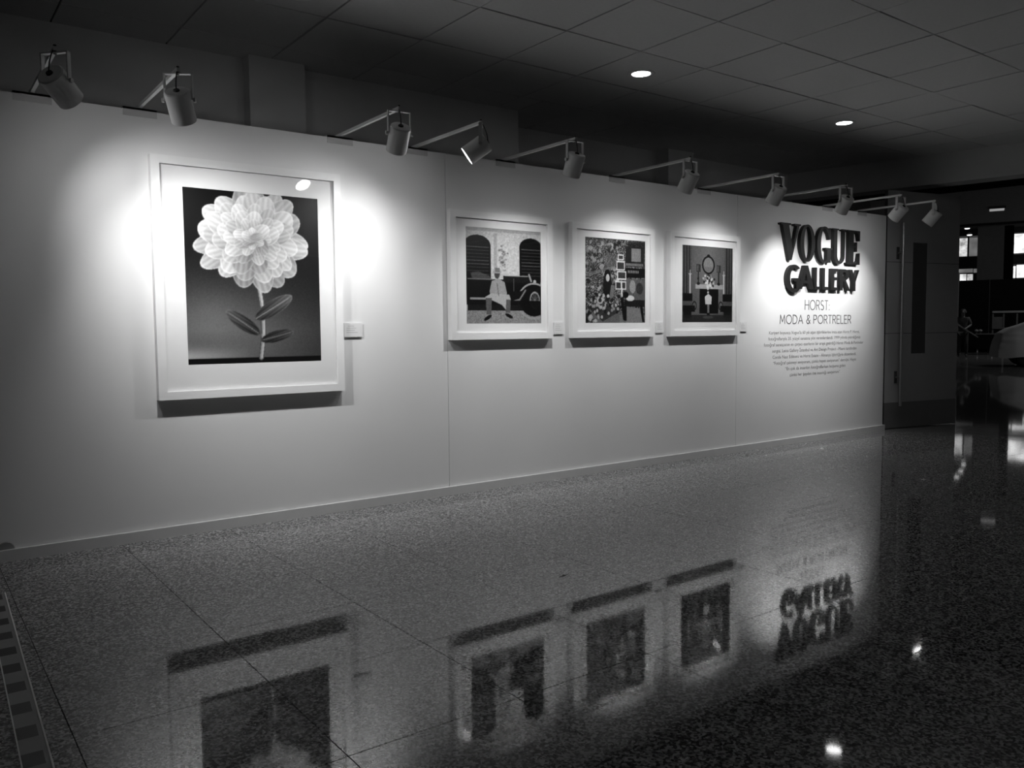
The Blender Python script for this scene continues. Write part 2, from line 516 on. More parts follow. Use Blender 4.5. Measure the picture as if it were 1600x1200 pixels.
def print_flower():
    r = Raster(240, 300)
    U, V = r.U, r.V
    g = .05 + .34 * np.clip((V - .30) / .5, 0, 1) ** 1.2
    g += .34 * np.exp(-((V - .955) / .045) ** 2) * np.clip(1 - U / .5, 0, 1)
    g += .10 * np.exp(-((U - .2) / .25) ** 2 - ((V - .72) / .16) ** 2)
    g *= 1 - .35 * np.clip((U - .55) / .45, 0, 1)
    g = np.where(V > .965, .05, g)
    r.a = g
    # one pale curved stem with broad leaves
    def stem(u): return .50 + .05 * math.sin((u - .45) * 5.0), u
    vv = np.linspace(.45, .965, 26)
    for w, gg, dx in ((.019, .30, 0), (.013, .62, .001), (.005, .80, .004)):
        for p, q_ in zip(vv[:-1], vv[1:]):
            (a0, b0_), (a1, b1_) = stem(p), stem(q_)
            r.line((a0 + dx, b0_), (a1 + dx, b1_), w, gg)
    def petal(u, v, ru, rv, rot, g0, g1, al=1.):
        x = U - u; y = (V - v) * 1.245
        c, n = math.cos(rot), math.sin(rot)
        X = (x * c + y * n) / ru; Y = (-x * n + y * c) / rv
        d = X * X + Y * Y
        sh = g0 + (g1 - g0) * np.clip((X + 1) / 2, 0, 1) - .10 * np.abs(Y) + .05 * np.sin(Y * 14 + X * 3)
        r.a = np.where(d <= 1, r.a * (1 - al) + np.clip(sh, 0, 1) * al, r.a)
        r.a = np.where((d <= 1) & (d > .86), r.a * .55 + .45 * min(1, g1 + .12), r.a)
    for (u, v, l, w, rot, gg) in ((.63, .67, .17, .055, -.55, .34), (.40, .76, .15, .050, 3.75, .30), (.655, .84, .13, .042, -.25, .26)):
        petal(u, v, l, w, rot, gg * .6, gg * 1.3)
        r.line((u - l * .9 * math.cos(rot), v - l * .72 * math.sin(rot)), (u + l * .8 * math.cos(rot), v + l * .64 * math.sin(rot)), .003, gg * 1.7)
    # broad pale bloom built of rings of petals
    cu, cv = .49, .268
    for ring, (n_, rad, l, w) in enumerate(((17, .245, .165, .088), (15, .195, .150, .082), (13, .150, .130, .074), (11, .108, .105, .062), (9, .068, .080, .050), (6, .032, .052, .036))):
        for k in range(n_):
            an = 2 * math.pi * (k + .5 * (ring % 2)) / n_ + RNG.uniform(-.12, .12)
            rr = rad * RNG.uniform(.9, 1.08)
            g1 = np.clip(.86 + RNG.uniform(-.12, .10) - .10 * math.sin(an), .5, .98)
            petal(cu + math.cos(an) * rr * 1.04, cv + math.sin(an) * rr / 1.245 * .92, l * RNG.uniform(.9, 1.1), w * RNG.uniform(.85, 1.15), an + RNG.uniform(-.25, .25), g1 * .62, g1, .92)
    r.ell(cu, cv, .03, .024, .62, .6)
    r.a = conv(r.a, 1)
    r.noise(.008)
    return r

def print_car():
    r = Raster(224, 224, .76)
    r.noise(.03, 4)
    r.rect(0, 0, 1, .04, .5, .4)
    r.rect(.60, 0, .605, .5, .78, .6); r.rect(.36, .05, .40, .45, .48, .4)
    for (u0, u1) in ((-.02, .32), (.70, 1.02)):
        c = (u0 + u1) / 2; hw = (u1 - u0) / 2
        r.ell(c, .19, hw, .11, .05); r.rect(u0, .19, u1, .55, .05)
        for k in range(9):
            r.rect(u0 + .03, .20 + k * .035, u1 - .02, .207 + k * .035, .36, .95)
    for k in range(40):
        u, v = .48 + RNG.normal(0, .025), .30 + RNG.normal(0, .07)
        r.ell(u, v, .014, .010, RNG.uniform(.25, .55), .6)
    # ground
    r.rect(0, .86, 1, 1, .56)
    z = conv(RNG.standard_normal(r.a.shape), 1); r.a += np.where(r.V > .84, z * .10, 0)
    # car body
    r.rect(0, .53, .99, .80, .045)
    r.poly([(0, .45), (.06, .45), (.10, .53), (0, .56)], .05)
    r.poly([(.06, .47), (.16, .455), (.30, .50), (.33, .53), (.08, .53)], .42, .6)
    r.poly([(.48, .49), (.80, .485), (.86, .53), (.84, .56), (.48, .56)], .10)
    r.rect(.50, .485, .82, .497, .66, .9)
    r.rect(.02, .525, .35, .54, .55, .7)
    r.line((.62, .52), (.62, .65), .004, .35); r.line((.83, .47), (.86, .54), .012, .62)
    r.ell(.91, .545, .022, .022, .7)
    r.ell(.90, .745, .20, .175, .045)
    r.ell(.90, .755, .23, .20, .62, 1, 0, .90)
    r.poly([(.60, .80), (.70, .74), (.78, .62), (.60, .70)], .05)
    r.line((.60, .765), (.70, .74), .010, .5); r.line((.70, .74), (.78, .64), .010, .5)
    r.ell(.91, .765, .085, .115, .02); r.ell(.91, .745, .072, .095, .62, 1, 0, .80); r.ell(.91, .745, .055, .075, .18)
    for k in range(10):
        an = k * math.pi / 5
        r.line((.91, .745), (.91 + .053 * math.cos(an), .745 + .072 * math.sin(an)), .003, .45)
    r.ell(.91, .745, .014, .018, .5)
    r.rect(.05, .725, .30, .745, .62); r.rect(.02, .75, .98, .86, .03, .9)
    # seated person in a pale coat and hat
    r.poly([(.33, .55), (.42, .52), (.50, .56), (.53, .68), (.50, .72), (.32, .72), (.30, .66)], .60)
    r.ell(.40, .475, .036, .050, .25); r.ell(.40, .455, .058, .014, .62); r.rect(.375, .41, .435, .455, .45)
    r.poly([(.24, .72), (.32, .68), (.56, .69), (.58, .74), (.52, .86), (.46, .80), (.30, .74)], .68)
    r.poly([(.25, .73), (.33, .73), (.32, .90), (.26, .90)], .36); r.poly([(.52, .74), (.58, .74), (.57, .88), (.51, .88)], .36)
    r.ell(.275, .935, .055, .018, .05, 1, -.5); r.ell(.555, .915, .055, .018, .06, 1, .4)
    r.line((.40, .58), (.42, .70), .006, .35, .7)
    r.a = conv(r.a, 1); r.noise(.02)
    return r

def print_room():
    r = Raster(224, 224, .18)
    z = conv(RNG.standard_normal(r.a.shape), 1); z /= z.std()
    r.a = np.clip(.30 + .22 * z, .03, .9)
    for k in range(130):
        u, v = RNG.uniform(0, .62), RNG.uniform(0, 1)
        r.ell(u, v, RNG.uniform(.008, .03), RNG.uniform(.012, .04), RNG.choice([.06, .10, .65, .78]), .75, RNG.uniform(0, 3))
    r.rect(.70, .02, 1, .16, .10, .7)
    r.rect(.66, .08, .98, .32, .14); r.rect(.76, .10, .92, .26, .50); r.rect(.66, .28, .96, .31, .42)
    r.rect(.64, .34, 1, .45, .05); 
    for k in range(7): r.rect(.70 + k * .028, .365, .715 + k * .028, .395, .60)
    r.rect(.32, .20, .50, .36, .34, .7); r.poly([(.0, .42), (.48, .32), (.48, .36), (0, .47)], .55, .5)
    r.rect(.64, .47, 1, .72, .34); r.ell(.78, .56, .05, .08, .55); r.ell(.90, .58, .06, .07, .20)
    for (u, v, w, h) in ((.53, .18, .10, .07), (.51, .26, .14, .11), (.52, .38, .15, .10), (.49, .50, .18, .10)):
        r.rect(u, v, u + w, v + h, .20); 
        for e in ((u, v, u + w, v + .014), (u, v + h - .014, u + w, v + h), (u, v, u + .014, v + h), (u + w - .014, v, u + w, v + h)):
            r.rect(*e, .86)
    r.line((.59, .52), (.60, .68), .012, .85)
    r.ell(.36, .45, .055, .085, .04); r.poly([(.30, .46), (.42, .46), (.44, .66), (.36, .75), (.29, .62)], .07)
    r.ell(.365, .465, .030, .045, .74); r.poly([(.42, .55), (.48, .55), (.45, .72), (.39, .70)], .42)
    r.ell(.24, .73, .05, .045, .72); r.ell(.24, .73, .026, .024, .14)
    r.poly([(.10, .88), (.55, .80), (.58, 1), (.2, 1)], .40); r.poly([(.02, .80), (.50, .78), (.56, .86), (.28, .98)], .16, .8)
    for k in range(60):
        u = RNG.uniform(.05, .55); v = RNG.uniform(.66, .95 - (u - .28) * .3)
        r.ell(u, v, .018, .02, RNG.choice([.05, .70, .82]), .8)
    r.rect(.56, .90, 1, 1, .46); r.poly([(.68, .80), (.92, .82), (1, .94), (1, 1), (.66, 1)], .50)
    r.rect(.64, .72, 1, .80, .10); r.rect(.64, .74, .68, .97, .08); r.poly([(.90, .78), (.95, .78), (.99, .99), (.95, .99)], .07)
    r.ell(.74, .70, .07, .035, .80); r.ell(.66, .66, .05, .04, .06); r.poly([(.57, .70), (.62, .68), (.66, .96), (.62, .96)], .06)
    r.a = conv(r.a, 1); r.noise(.03)
    return r

def print_mirror():
    r = Raster(224, 224, .34)
    r.a = .40 - .18 * np.abs(r.U - .5)
    r.a = np.where((r.U < .18) | (r.U > .84), .22 + .10 * np.sin(r.U * 120), r.a)
    r.ell(.51, .245, .125, .12, .04); r.ell(.51, .245, .098, .098, .46); r.rect(.43, .27, .59, .33, .34, .4)
    r.ell(.51, .125, .03, .02, .05)
    r.rect(.26, .50, .80, .56, .62); r.rect(.28, .56, .34, .88, .36); r.rect(.71, .56, .79, .88, .40); r.rect(.34, .56, .71, .88, .035)
    for u in (.31, .71):
        r.rect(u - .035, .24, u + .045, .34, .18); r.rect(u - .006, .34, u + .014, .49, .14); r.ell(u + .005, .49, .03, .02, .12)
        r.rect(u - .025, .25, u + .005, .33, .40, .6)
    for u in (.155, .82):
        r.rect(u - .014, .36, u + .014, .62, .74); r.line((u, .32), (u, .38), .005, .85); r.ell(u, .37, .032, .008, .7)
    for u, v in ((.44, .38), (.56, .38), (.48, .42), (.62, .44)): r.line((u, v), (u, .50), .008, .55)
    for k in range(60):
        r.ell(.51 + RNG.normal(0, .05), .47 + RNG.normal(0, .05), .018, .016, RNG.choice([.08, .12, .72, .82]), .85)
    r.poly([(.44, .66), (.51, .62), (.58, .66), (.57, .76), (.45, .76)], .78); r.rect(.49, .76, .53, .88, .46); r.ell(.51, .90, .03, .03, .08)
    for s in (0, 1):
        f = lambda u: (1 - u) if s else u
        def R2(u0, v0, u1, v1, g): r.rect(min(f(u0), f(u1)), v0, max(f(u0), f(u1)), v1, g)
        R2(0, .62, .20, .72, .035); R2(0, .72, .20, .78, .30); R2(.0, .78, .25, .86, .03); R2(.03, .86, .18, .94, .06)
        r.ell(f(.24), .78, .045, .06, .10, 1, 0, .7)
    r.rect(0, .90, 1, 1, .13, .8); r.ell(.51, .93, .10, .02, .36, .6)
    r.a = conv(r.a, 1); r.noise(.02)
    return r

def print_mesh(r, x0, x1, z0, z1, y):
    w, h = r.w, r.h
    X, Z = np.meshgrid(np.linspace(x0, x1, w), np.linspace(z1, z0, h))
    co = np.stack([X, np.full_like(X, y), Z], -1).reshape(-1, 3)
    idx = np.arange(w * h).reshape(h, w)
    q = np.stack([idx[1:, :-1], idx[1:, 1:], idx[:-1, 1:], idx[:-1, :-1]], -1).reshape(-1, 4)
    me = bpy.data.meshes.new('print')
    me.vertices.add(w * h); me.vertices.foreach_set('co', co.ravel())
    nq = len(q)
    me.loops.add(nq * 4); me.loops.foreach_set('vertex_index', q.ravel().astype(np.int32))
    me.polygons.add(nq); me.polygons.foreach_set('loop_start', np.arange(0, nq * 4, 4, dtype=np.int32))
    me.update(calc_edges=True)
    lin = np.clip(r.a, .02, .97) ** 2.2 * .86
    c = np.ones((w * h, 4)); c[:, :3] = lin.reshape(-1, 1)
    at = me.color_attributes.new('ink', 'FLOAT_COLOR', 'POINT')
    at.data.foreach_set('color', c.ravel())
    return me

# ================================================================ FRAMED PICTURES
def make_frame(x0, x1, z0, z1, px0, px1, pz0, pz1, rail, raster, label):
    D = .050
    cx, cz = (x0 + x1) / 2, z0
    root = empty('framed_picture', (cx, 0, cz))
    tag(root, label, 'picture', 'white framed photographs on the partition')
    X0, X1, Z0, Z1 = x0 - cx, x1 - cx, 0, z1 - cz
    def fr(pts):
        n = 4
        mb = MB()
        vs = [(x, -D, z) for x, z in pts] + [(x, -.001, z) for x, z in pts]
        mb.add(vs, [(0, 1, 2, 3), (7, 6, 5, 4)] + [(i, i + 4, (i + 1) % 4 + 4, (i + 1) % 4) for i in range(4)])
        mb.build('frame_rail', M['frame'], root)
    r = rail
    fr([(X0, Z0), (X1, Z0), (X1 - r, Z0 + r), (X0 + r, Z0 + r)])
    fr([(X1, Z0), (X1, Z1), (X1 - r, Z1 - r), (X1 - r, Z0 + r)])
    fr([(X1, Z1), (X0, Z1), (X0 + r, Z1 - r), (X1 - r, Z1 - r)])
    fr([(X0, Z1), (X0, Z0), (X0 + r, Z0 + r), (X0 + r, Z1 - r)])
    MB().box(X0 + r, X1 - r, -.012, -.002, Z0 + r, Z1 - r).build('backing_board', M['core'], root)
    # mat board with a window
    a0, a1, b0_, b1_ = px0 - cx, px1 - cx, pz0 - cz, pz1 - cz
    mb = MB()
    y0, y1 = -.030, -.027
    i0, i1, j0, j1 = X0 + r, X1 - r, Z0 + r, Z1 - r
    mb.box(i0, i1, y0, y1, j0, b0_); mb.box(i0, i1, y0, y1, b1_, j1)
    mb.box(i0, a0, y0, y1, b0_, b1_); mb.box(a1, i1, y0, y1, b0_, b1_)
    mb.build('mat', M['mat_board'], root)
    link('print', print_mesh(raster, a0 - .003, a1 + .003, b0_ - .003, b1_ + .003, -.0268), M['ink'], root)
    MB().box(i0, i1, -.0385, -.0365, j0, j1).build('glass', M['pane'], root)
    return root

make_frame(1.178, 2.330, .805, 2.200, 1.352, 2.179, 1.004, 2.034, .047, print_flower(),
           'largest white framed picture, upright, with a pale rounded shape on dark ground')
make_frame(3.162, 4.100, 1.122, 2.048, 3.306, 3.997, 1.239, 1.938, .050, print_car(),
           'white framed square photograph of a person sitting by a vintage car')
make_frame(4.300, 5.234, 1.122, 2.040, 4.454, 5.137, 1.241, 1.932, .050, print_room(),
           'white framed square photograph of a busy patterned room with stacked boxes')
make_frame(5.430, 6.386, 1.120, 2.044, 5.603, 6.297, 1.244, 1.930, .050, print_mirror(),
           'white framed square photograph of a mantelpiece under a round mirror')

# ---- caption cards
def caption(x0, x1, label):
    root = empty('caption_card', ((x0 + x1) / 2, 0, 1.154)); w = (x1 - x0) / 2
    tag(root, label, 'caption card', 'caption cards beside the pictures')
    MB().box(-w, w, -.012, -.0005, 0, .092).build('card', M['caption'], root)
    for k, (f0, f1) in enumerate(((-.6, .1), (-.75, .35), (-.75, .2), (-.75, .5))):
        MB().box(w * f0, w * f1, -.0125, -.0119, .070 - k * .014, .074 - k * .014).build('text_line', M['caption_ink'], root)
caption(2.352, 2.480, 'small white caption card beside the largest picture')
caption(4.138, 4.240, 'small white caption card beside the vintage car picture')
caption(5.288, 5.384, 'small white caption card beside the busy patterned room picture')
caption(6.440, 6.540, 'small white caption card beside the round mirror picture')

# ================================================================ SIGN LETTERS
def arc(cx, cy, rx, ry, a0, a1, n=24):
    return [(cx + rx * math.cos(math.radians(a0 + (a1 - a0) * i / n)), cy + ry * math.sin(math.radians(a0 + (a1 - a0) * i / n))) for i in range(n + 1)]
def glyph(name, contours, x0, x1, z0, z1, depth, m, parent, ox, oz):
    """contours in 0..1 boxes; later contours are holes (even-odd)"""
    cu = bpy.data.curves.new(name, 'CURVE'); cu.dimensions = '2D'; cu.fill_mode = 'BOTH'; cu.extrude = depth / 2
    for c in contours:
        sp = cu.splines.new('POLY'); sp.points.add(len(c) - 1); sp.use_cyclic_u = True
        for p, (u, v) in zip(sp.points, c):
            p.co = (x0 + u * (x1 - x0) - ox, z0 + v * (z1 - z0) - oz, 0, 1)
    tmp = bpy.data.objects.new('tmp', cu); COL.objects.link(tmp)
    dg = bpy.context.evaluated_depsgraph_get()
    me = bpy.data.meshes.new_from_object(tmp.evaluated_get(dg))
    bpy.data.objects.remove(tmp, do_unlink=True)
    me.name = name
    me.transform(Matrix.Translation((0, -depth / 2 - .0008, 0)) @ Matrix.Rotation(math.pi / 2, 4, 'X'))
    me.materials.clear(); me.materials.append(m)
    return link(name, me, m, parent)

sign = empty('letter_sign', (7.71, 0, 1.53))
tag(sign, 'black solid letter sign in two rows on the white partition', 'sign')
# upper row: high contrast serif capitals
gV = [[(0, 1), (.50, 1), (.50, .955), (.40, .94), (.60, .30), (.80, .94), (.68, .955), (.68, 1), (1, 1), (1, .955), (.92, .94), (.55, 0), (.42, 0), (.09, .94), (0, .955)]]
gO = [arc(.5, .5, .5, .52, 0, 360, 40)[:-1], arc(.5, .5, .25, .47, 0, 360, 40)[:-1]]
gG = [arc(.50, .5, .50, .52, 62, 290, 30) + [(.72, .05), (.80, .0), (.90, 0), (.90, .36), (1, .38), (1, .42), (.55, .42), (.55, .38), (.66, .36), (.66, .08)]
      + arc(.50, .5, .25, .46, 290, 75, 24) + [(.72, .82), (.80, .66), (.88, .66), (.88, .99), (.82, .99), (.78, .93)]]
gU = [[(0, 1), (.46, 1), (.46, .96), (.34, .945), (.34, .25)] + arc(.585, .24, .245, .19, 180, 360, 12) + [(.83, .945), (.70, .96), (.70, 1), (1, 1), (1, .96), (.91, .945), (.91, .25)]
      + arc(.505, .22, .405, .24, 0, -180, 18)[1:] + [(.10, .945), (0, .96)]]
gE = [[(0, 1), (1, 1), (1, .70), (.93, .70), (.84, .90), (.70, .955), (.50, .955), (.50, .54), (.64, .56), (.72, .66), (.78, .66), (.78, .38), (.72, .38), (.64, .49), (.50, .50),
       (.50, .045), (.72, .045), (.86, .12), (.94, .34), (1, .34), (1, 0), (0, 0), (0, .045), (.14, .06), (.14, .94), (0, .955)]]
ZT0, ZT1 = 1.862, 2.225
for g, a, b in ((gV, 7.02, 7.35), (gO, 7.345, 7.60), (gG, 7.635, 7.91), (gU, 7.915, 8.165), (gE, 8.19, 8.435)):
    glyph('letter', g, a, b, ZT0, ZT1, .04, M['black_gloss'], sign, 7.71, 1.53)
# lower row: flared sans capitals
hG = [arc(.52, .5, .52, .56, 48, 312, 34) + [(.87, .10), (.87, .52), (.48, .52), (.48, .38), (.64, .38), (.64, .08)] + arc(.54, .5, .30, .42, 300, 60, 26)]
hA = [[(.36, 1.06), (.60, 1.06), (1, 0), (.72, 0), (.62, .26), (.32, .26), (.24, 0), (0, 0)], [(.37, .38), (.57, .38), (.48, .72)]]
hL = [[(0, 1), (.40, 1), (.38, .14), (1, .14), (1, 0), (0, 0)]]
hE = [[(0, 1), (1, 1), (1, .87), (.42, .87), (.42, .60), (.86, .60), (.86, .47), (.42, .47), (.42, .13), (1, .13), (1, 0), (0, 0)]]
hR = [[(0, 1), (.50, 1)] + arc(.50, .74, .36, .26, 90, -75, 14)[1:] + [(1, 0), (.70, 0), (.42, .44), (.30, .44), (.30, 0), (0, 0)],
      [(.30, .87), (.46, .87)] + arc(.46, .72, .14, .15, 90, -90, 10)[1:] + [(.30, .57)]]
hY = [[(0, 1), (.30, 1), (.54, .62), (.80, 1), (1, 1), (.64, .44), (.64, 0), (.36, 0), (.36, .44)]]
for g, a, b, z0 in ((hG, 7.125, 7.385, 1.555), (hA, 7.325, 7.600, 1.578), (hL, 7.605, 7.715, 1.578), (hL, 7.745, 7.865, 1.578),
                    (hE, 7.905, 8.045, 1.578), (hR, 8.065, 8.265, 1.578), (hY, 8.245, 8.44, 1.578)):
    glyph('letter', g, a, b, z0, 1.805, .035, M['black_gloss'], sign, 7.71, 1.53)

# ---- vinyl heading, stroked geometric capitals
SF = {
 'H': (.72, [[(0, 0), (0, 1)], [(.72, 0), (.72, 1)], [(0, .5), (.72, .5)]]),
 'O': (1.0, [arc(.5, .5, .5, .5, 0, 360, 28)]),
 'R': (.62, [[(0, 0), (0, 1), (.32, 1)] + arc(.32, .74, .26, .26, 90, -90, 12) + [(0, .48)], [(.30, .48), (.62, 0)]]),
 'S': (.56, [arc(.28, .75, .25, .25, 40, 270, 14) + arc(.28, .25, .28, .25, 90, -140, 14)]),
 'T': (.62, [[(0, 1), (.62, 1)], [(.31, 0), (.31, 1)]]),
 ':': (.06, [[(.03, .0), (.03, .05)], [(.03, .5), (.03, .55)]]),
 'M': (.86, [[(0, 0), (.08, 1), (.43, .22), (.78, 1), (.86, 0)]]),
 'D': (.76, [[(0, 0), (0, 1), (.26, 1)] + arc(.26, .5, .5, .5, 90, -90, 18) + [(0, 0)]]),
 'A': (.84, [[(0, 0), (.42, 1), (.84, 0)], [(.14, .33), (.70, .33)]]),
 '&': (.72, [[(.72, 0), (.20, .66)] + arc(.36, .80, .19, .19, 215, -35, 14) + [(.16, .42)] + arc(.30, .25, .26, .25, 140, 330, 14) + [(.70, .42)]]),
 'P': (.58, [[(0, 0), (0, 1), (.32, 1)] + arc(.32, .74, .26, .26, 90, -90, 12) + [(0, .48)]]),
 'E': (.54, [[(.54, 1), (0, 1), (0, 0), (.54, 0)], [(0, .52), (.48, .52)]]),
 'L': (.50, [[(0, 1), (0, 0), (.50, 0)]]),
 ' ': (.20, []),
}
def stroke_text(txt, x0, x1, z0, z1, sw, root, ox, oz):
    adv = .24
    tot = sum(SF[c][0] for c in txt) + adv * (len(txt) - 1)
    sx = (x1 - x0) / tot; sz = z1 - z0
    u = 0
    for c in txt:
        w, strokes = SF[c]
        mb = MB()
        for st in strokes:
            if c == ':' and mb.v: mb.build('letter', M['vinyl'], root); mb = MB()
            pts = [Vector((x0 + (u + a) * sx - ox, 0, z0 + b * sz - oz)) for a, b in st]
            for p, q_ in zip(pts[:-1], pts[1:]):
                d = q_ - p
                if d.length < 1e-6: continue
                d.normalize(); n = Vector((-d.z, 0, d.x)) * sw / 2
                e = d * sw * .25
                mb.prism([((p - e + n).x, (p - e + n).z), ((q_ + e + n).x, (q_ + e + n).z), ((q_ + e - n).x, (q_ + e - n).z), ((p - e - n).x, (p - e - n).z)], -.0016, -.0004)
        if mb.v: mb.build('letter', M['vinyl'], root)
        u += w + adv
ho = empty('wall_heading', (7.71, 0, 1.228))
stroke_text('HORST:', 7.497, 7.934, 1.371, 1.468, .0095, ho, 7.71, 1.228)
stroke_text('MODA & PORTRELER', 7.077, 8.347, 1.228, 1.314, .0095, ho, 7.71, 1.228)
tag(ho, 'thin grey capital heading in two lines below the black letter sign', 'lettering')

para = empty('wall_paragraph', (7.71, 0, .70))
tag(para, 'small grey centred paragraph of eight lines on the partition', 'lettering')
LINES = [
 ("Kariyeri boyunca Vogue'la 60 yılı aşan işbirliklerine imza atan Horst P. Horst,", 6.90, 8.52, 1.122),
 ("fotoğraflarıyla 20. yüzyıl sanatına yön verenlerdendi. 1999 yılında yitirdiğimiz", 6.89, 8.54, 1.062),
 ("fotoğraf sanatçısının en çarpıcı eserlerini bir araya getirdiği Horst: Moda & Portreler", 6.82, 8.60, 1.003),
 ("sergisi, Leica Gallery İstanbul ve Art Design Project - Miami tarafından", 6.955, 8.468, .941),
 ("Conde Nast Editions ve Horst Estate - Almanya işbirliğiyle düzenlendi.", 6.96, 8.463, .879),
 ("“Fotoğraf çekmeyi seviyorum, çünkü hayatı seviyorum” demişti. Hayat", 6.97, 8.465, .819),
 ("“En çok da insanları fotoğraflarken hoşuma giden", 7.17, 8.253, .758),
 ("çünkü her şeyden öte insanlığı seviyorum”.", 7.247, 8.162, .694),
]
for txt, x0, x1, zb in LINES:
    cu = bpy.data.curves.new('text_line', 'FONT'); cu.body = txt; cu.size = .046; cu.resolution_u = 2
    tmp = bpy.data.objects.new('tmp', cu); COL.objects.link(tmp)
    dg = bpy.context.evaluated_depsgraph_get()
    me = bpy.data.meshes.new_from_object(tmp.evaluated_get(dg))
    bpy.data.objects.remove(tmp, do_unlink=True)
    co = np.zeros(len(me.vertices) * 3); me.vertices.foreach_get('co', co); co = co.reshape(-1, 3)
    lo, hi = co[:, 0].min(), co[:, 0].max()
    out = np.zeros_like(co)
    out[:, 0] = x0 + (co[:, 0] - lo) / (hi - lo) * (x1 - x0) - 7.71
    out[:, 1] = -.0012
    out[:, 2] = zb + co[:, 1] - .70
    me.vertices.foreach_set('co', out.ravel())
    me.materials.clear(); me.update()
    link('text_line', me, M['vinyl_light'], para)['kind'] = 'stuff'

# ================================================================ DOWNLIGHTS
def downlight(x, y, label):
    root = empty('downlight', (x, y, ZC))
    tag(root, label, 'ceiling light', 'round recessed ceiling lights')
    MB().lathe((0, 0, 0), (0, 0, -1), [(-.012, .073), (.0022, .073), (.006, .077), (.006, .104), (.003, .108), (.0022, .108)], 36).build('trim_ring', M['chrome'], root)
    MB().lathe((0, 0, 0), (0, 0, -1), [(.0022, 0), (.0035, .0725), (.0024, .0728), (.0022, 0)], 32).build('lens', M['down'], root)
DL = [(2.006, -.241, 'round recessed ceiling light above the largest picture'),
      (4.798, -.312, 'round recessed ceiling light above the vintage car picture'),
      (7.587, -.350, 'round recessed ceiling light above the round mirror picture'),
      (4.571, -6.076, 'round recessed ceiling light far out from the partition'),
      ]
for x, y, l in DL:
    downlight(x, y, l)

# ================================================================ FLOOR DETAILS
tr = empty('floor_tape', (.27, -1.6, .0006))
tag(tr, 'dark and light block striped tape stuck along the floor', 'tape')
e0 = Vector((.30, -.62, 0)); e1 = Vector((.236, -2.95, 0))
td = (e1 - e0).normalized(); tn = Vector((-td.y, td.x, 0))
ofs = Vector((.27, -1.6, 0))
pitch = .193; k = 0; s = .0
def tb(name, m, s0, s1, w0, w1, h):
    c = e0 + td * (s0 + s1) / 2 + tn * (w0 + w1) / 2 - ofs + Vector((0, 0, h / 2))
    MB().obox(c, td, tn, (0, 0, 1), (s1 - s0) / 2, (w1 - w0) / 2, h / 2).build(name, m, tr)
while s < 2.3:
    tb('dark_block', M['tape_dark'], s + .02, s + .02 + .088, -.031, .024, .0008)
    tb('light_block', M['tape_light'], s + .108, s + .02 + pitch, -.031, .024, .0008)
    s += pitch
tb('edge_line', M['tape_line'], 0, 2.35, .036, .041, .002)
tb('edge_strip', M['tape_light'], 0, 2.35, .024, .036, .0005)
tb('edge_line', M['tape_line'], 0, 2.35, -.035, -.031, .0012)
grom = MB()
grom.lathe((.402, 0, .064), (0, -1, 0), [(.0004, 0), (.0004, .040), (.006, .036), (.008, .0)], 24)
go = grom.build('cable_cover', M['core'])
for v in go.data.vertices: v.co -= Vector((.402, 0, .064))
go.location = (.402, 0, .064)
tag(go, 'small grey round cable cover low on the partition', 'cable cover')
mb = MB(); mb.add([(-.02, -.012, 0), (.022, -.01, 0), (.018, .012, 0), (-.018, .010, 0), (-.015, -.008, .012), (.02, -.006, .006), (.015, .008, .014), (-.013, .007, .008)],
       [(3, 2, 1, 0), (4, 5, 6, 7), (0, 1, 5, 4), (1, 2, 6, 5), (2, 3, 7, 6), (3, 0, 4, 7)])
so = mb.build('paper_scrap', M['paper']); so.location = (7.18, -.42, 0)
tag(so, 'tiny crumpled white paper scrap on the floor by the partition', 'paper scrap')
mb = MB().add([(-.035, -.004, 0), (.0, -.008, 0), (.035, .003, 0), (.0, .006, 0), (0, 0, .004)], [(3, 2, 1, 0), (0, 1, 4), (1, 2, 4), (2, 3, 4), (3, 0, 4)])
so = mb.build('debris_sliver', M['black_rubber']); so.location = (2.53, -2.02, 0)
tag(so, 'small dark sliver of debris lying on the granite floor', 'debris')

# ================================================================ HALL BEYOND THE DOOR
HU = Vector((.91829616, .39589414, 0)); HV = Vector((.39589414, -.91829616, 0)); H0 = Vector((0, -5.0201, 0))
def HP(t, s, z=0.): return H0 + HU * t + HV * s + Vector((0, 0, z))
def hbox(mb, t0, t1, s0, s1, z0, z1):
    return mb.obox(HP((t0 + t1) / 2, (s0 + s1) / 2, (z0 + z1) / 2), HU, HV, (0, 0, 1), (t1 - t0) / 2, (s1 - s0) / 2, (z1 - z0) / 2)
M['window_bright'] = emit('daylit_window', .8, 1.6)
def foliage_window(name, lo, hi, scale):
    m = bpy.data.materials.new(name); m.use_nodes = True
    nt = m.node_tree; b = nt.nodes['Principled BSDF']
    tc = nt.nodes.new('ShaderNodeTexCoord'); n = nt.nodes.new('ShaderNodeTexNoise')
    n.inputs['Scale'].default_value = scale; n.inputs['Detail'].default_value = 5
    nt.links.new(tc.outputs['Object'], n.inputs['Vector'])
    mr = nt.nodes.new('ShaderNodeMapRange'); mr.inputs['From Min'].default_value = .35; mr.inputs['From Max'].default_value = .65
    mr.inputs['To Min'].default_value = lo; mr.inputs['To Max'].default_value = hi
    nt.links.new(n.outputs['Fac'], mr.inputs['Value'])
    b.inputs['Base Color'].default_value = (.2, .2, .2, 1)
    b.inputs['Emission Color'].default_value = (1, 1, 1, 1)
    nt.links.new(mr.outputs['Result'], b.inputs['Emission Strength'])
    return m
M['window_foliage'] = foliage_window('window_with_trees', .25, .85, 4)
M['window_pale'] = foliage_window('window_pale', .5, 1.7, 1.5)
M['window_grey'] = foliage_window('window_screened', .10, .18, 1.5)

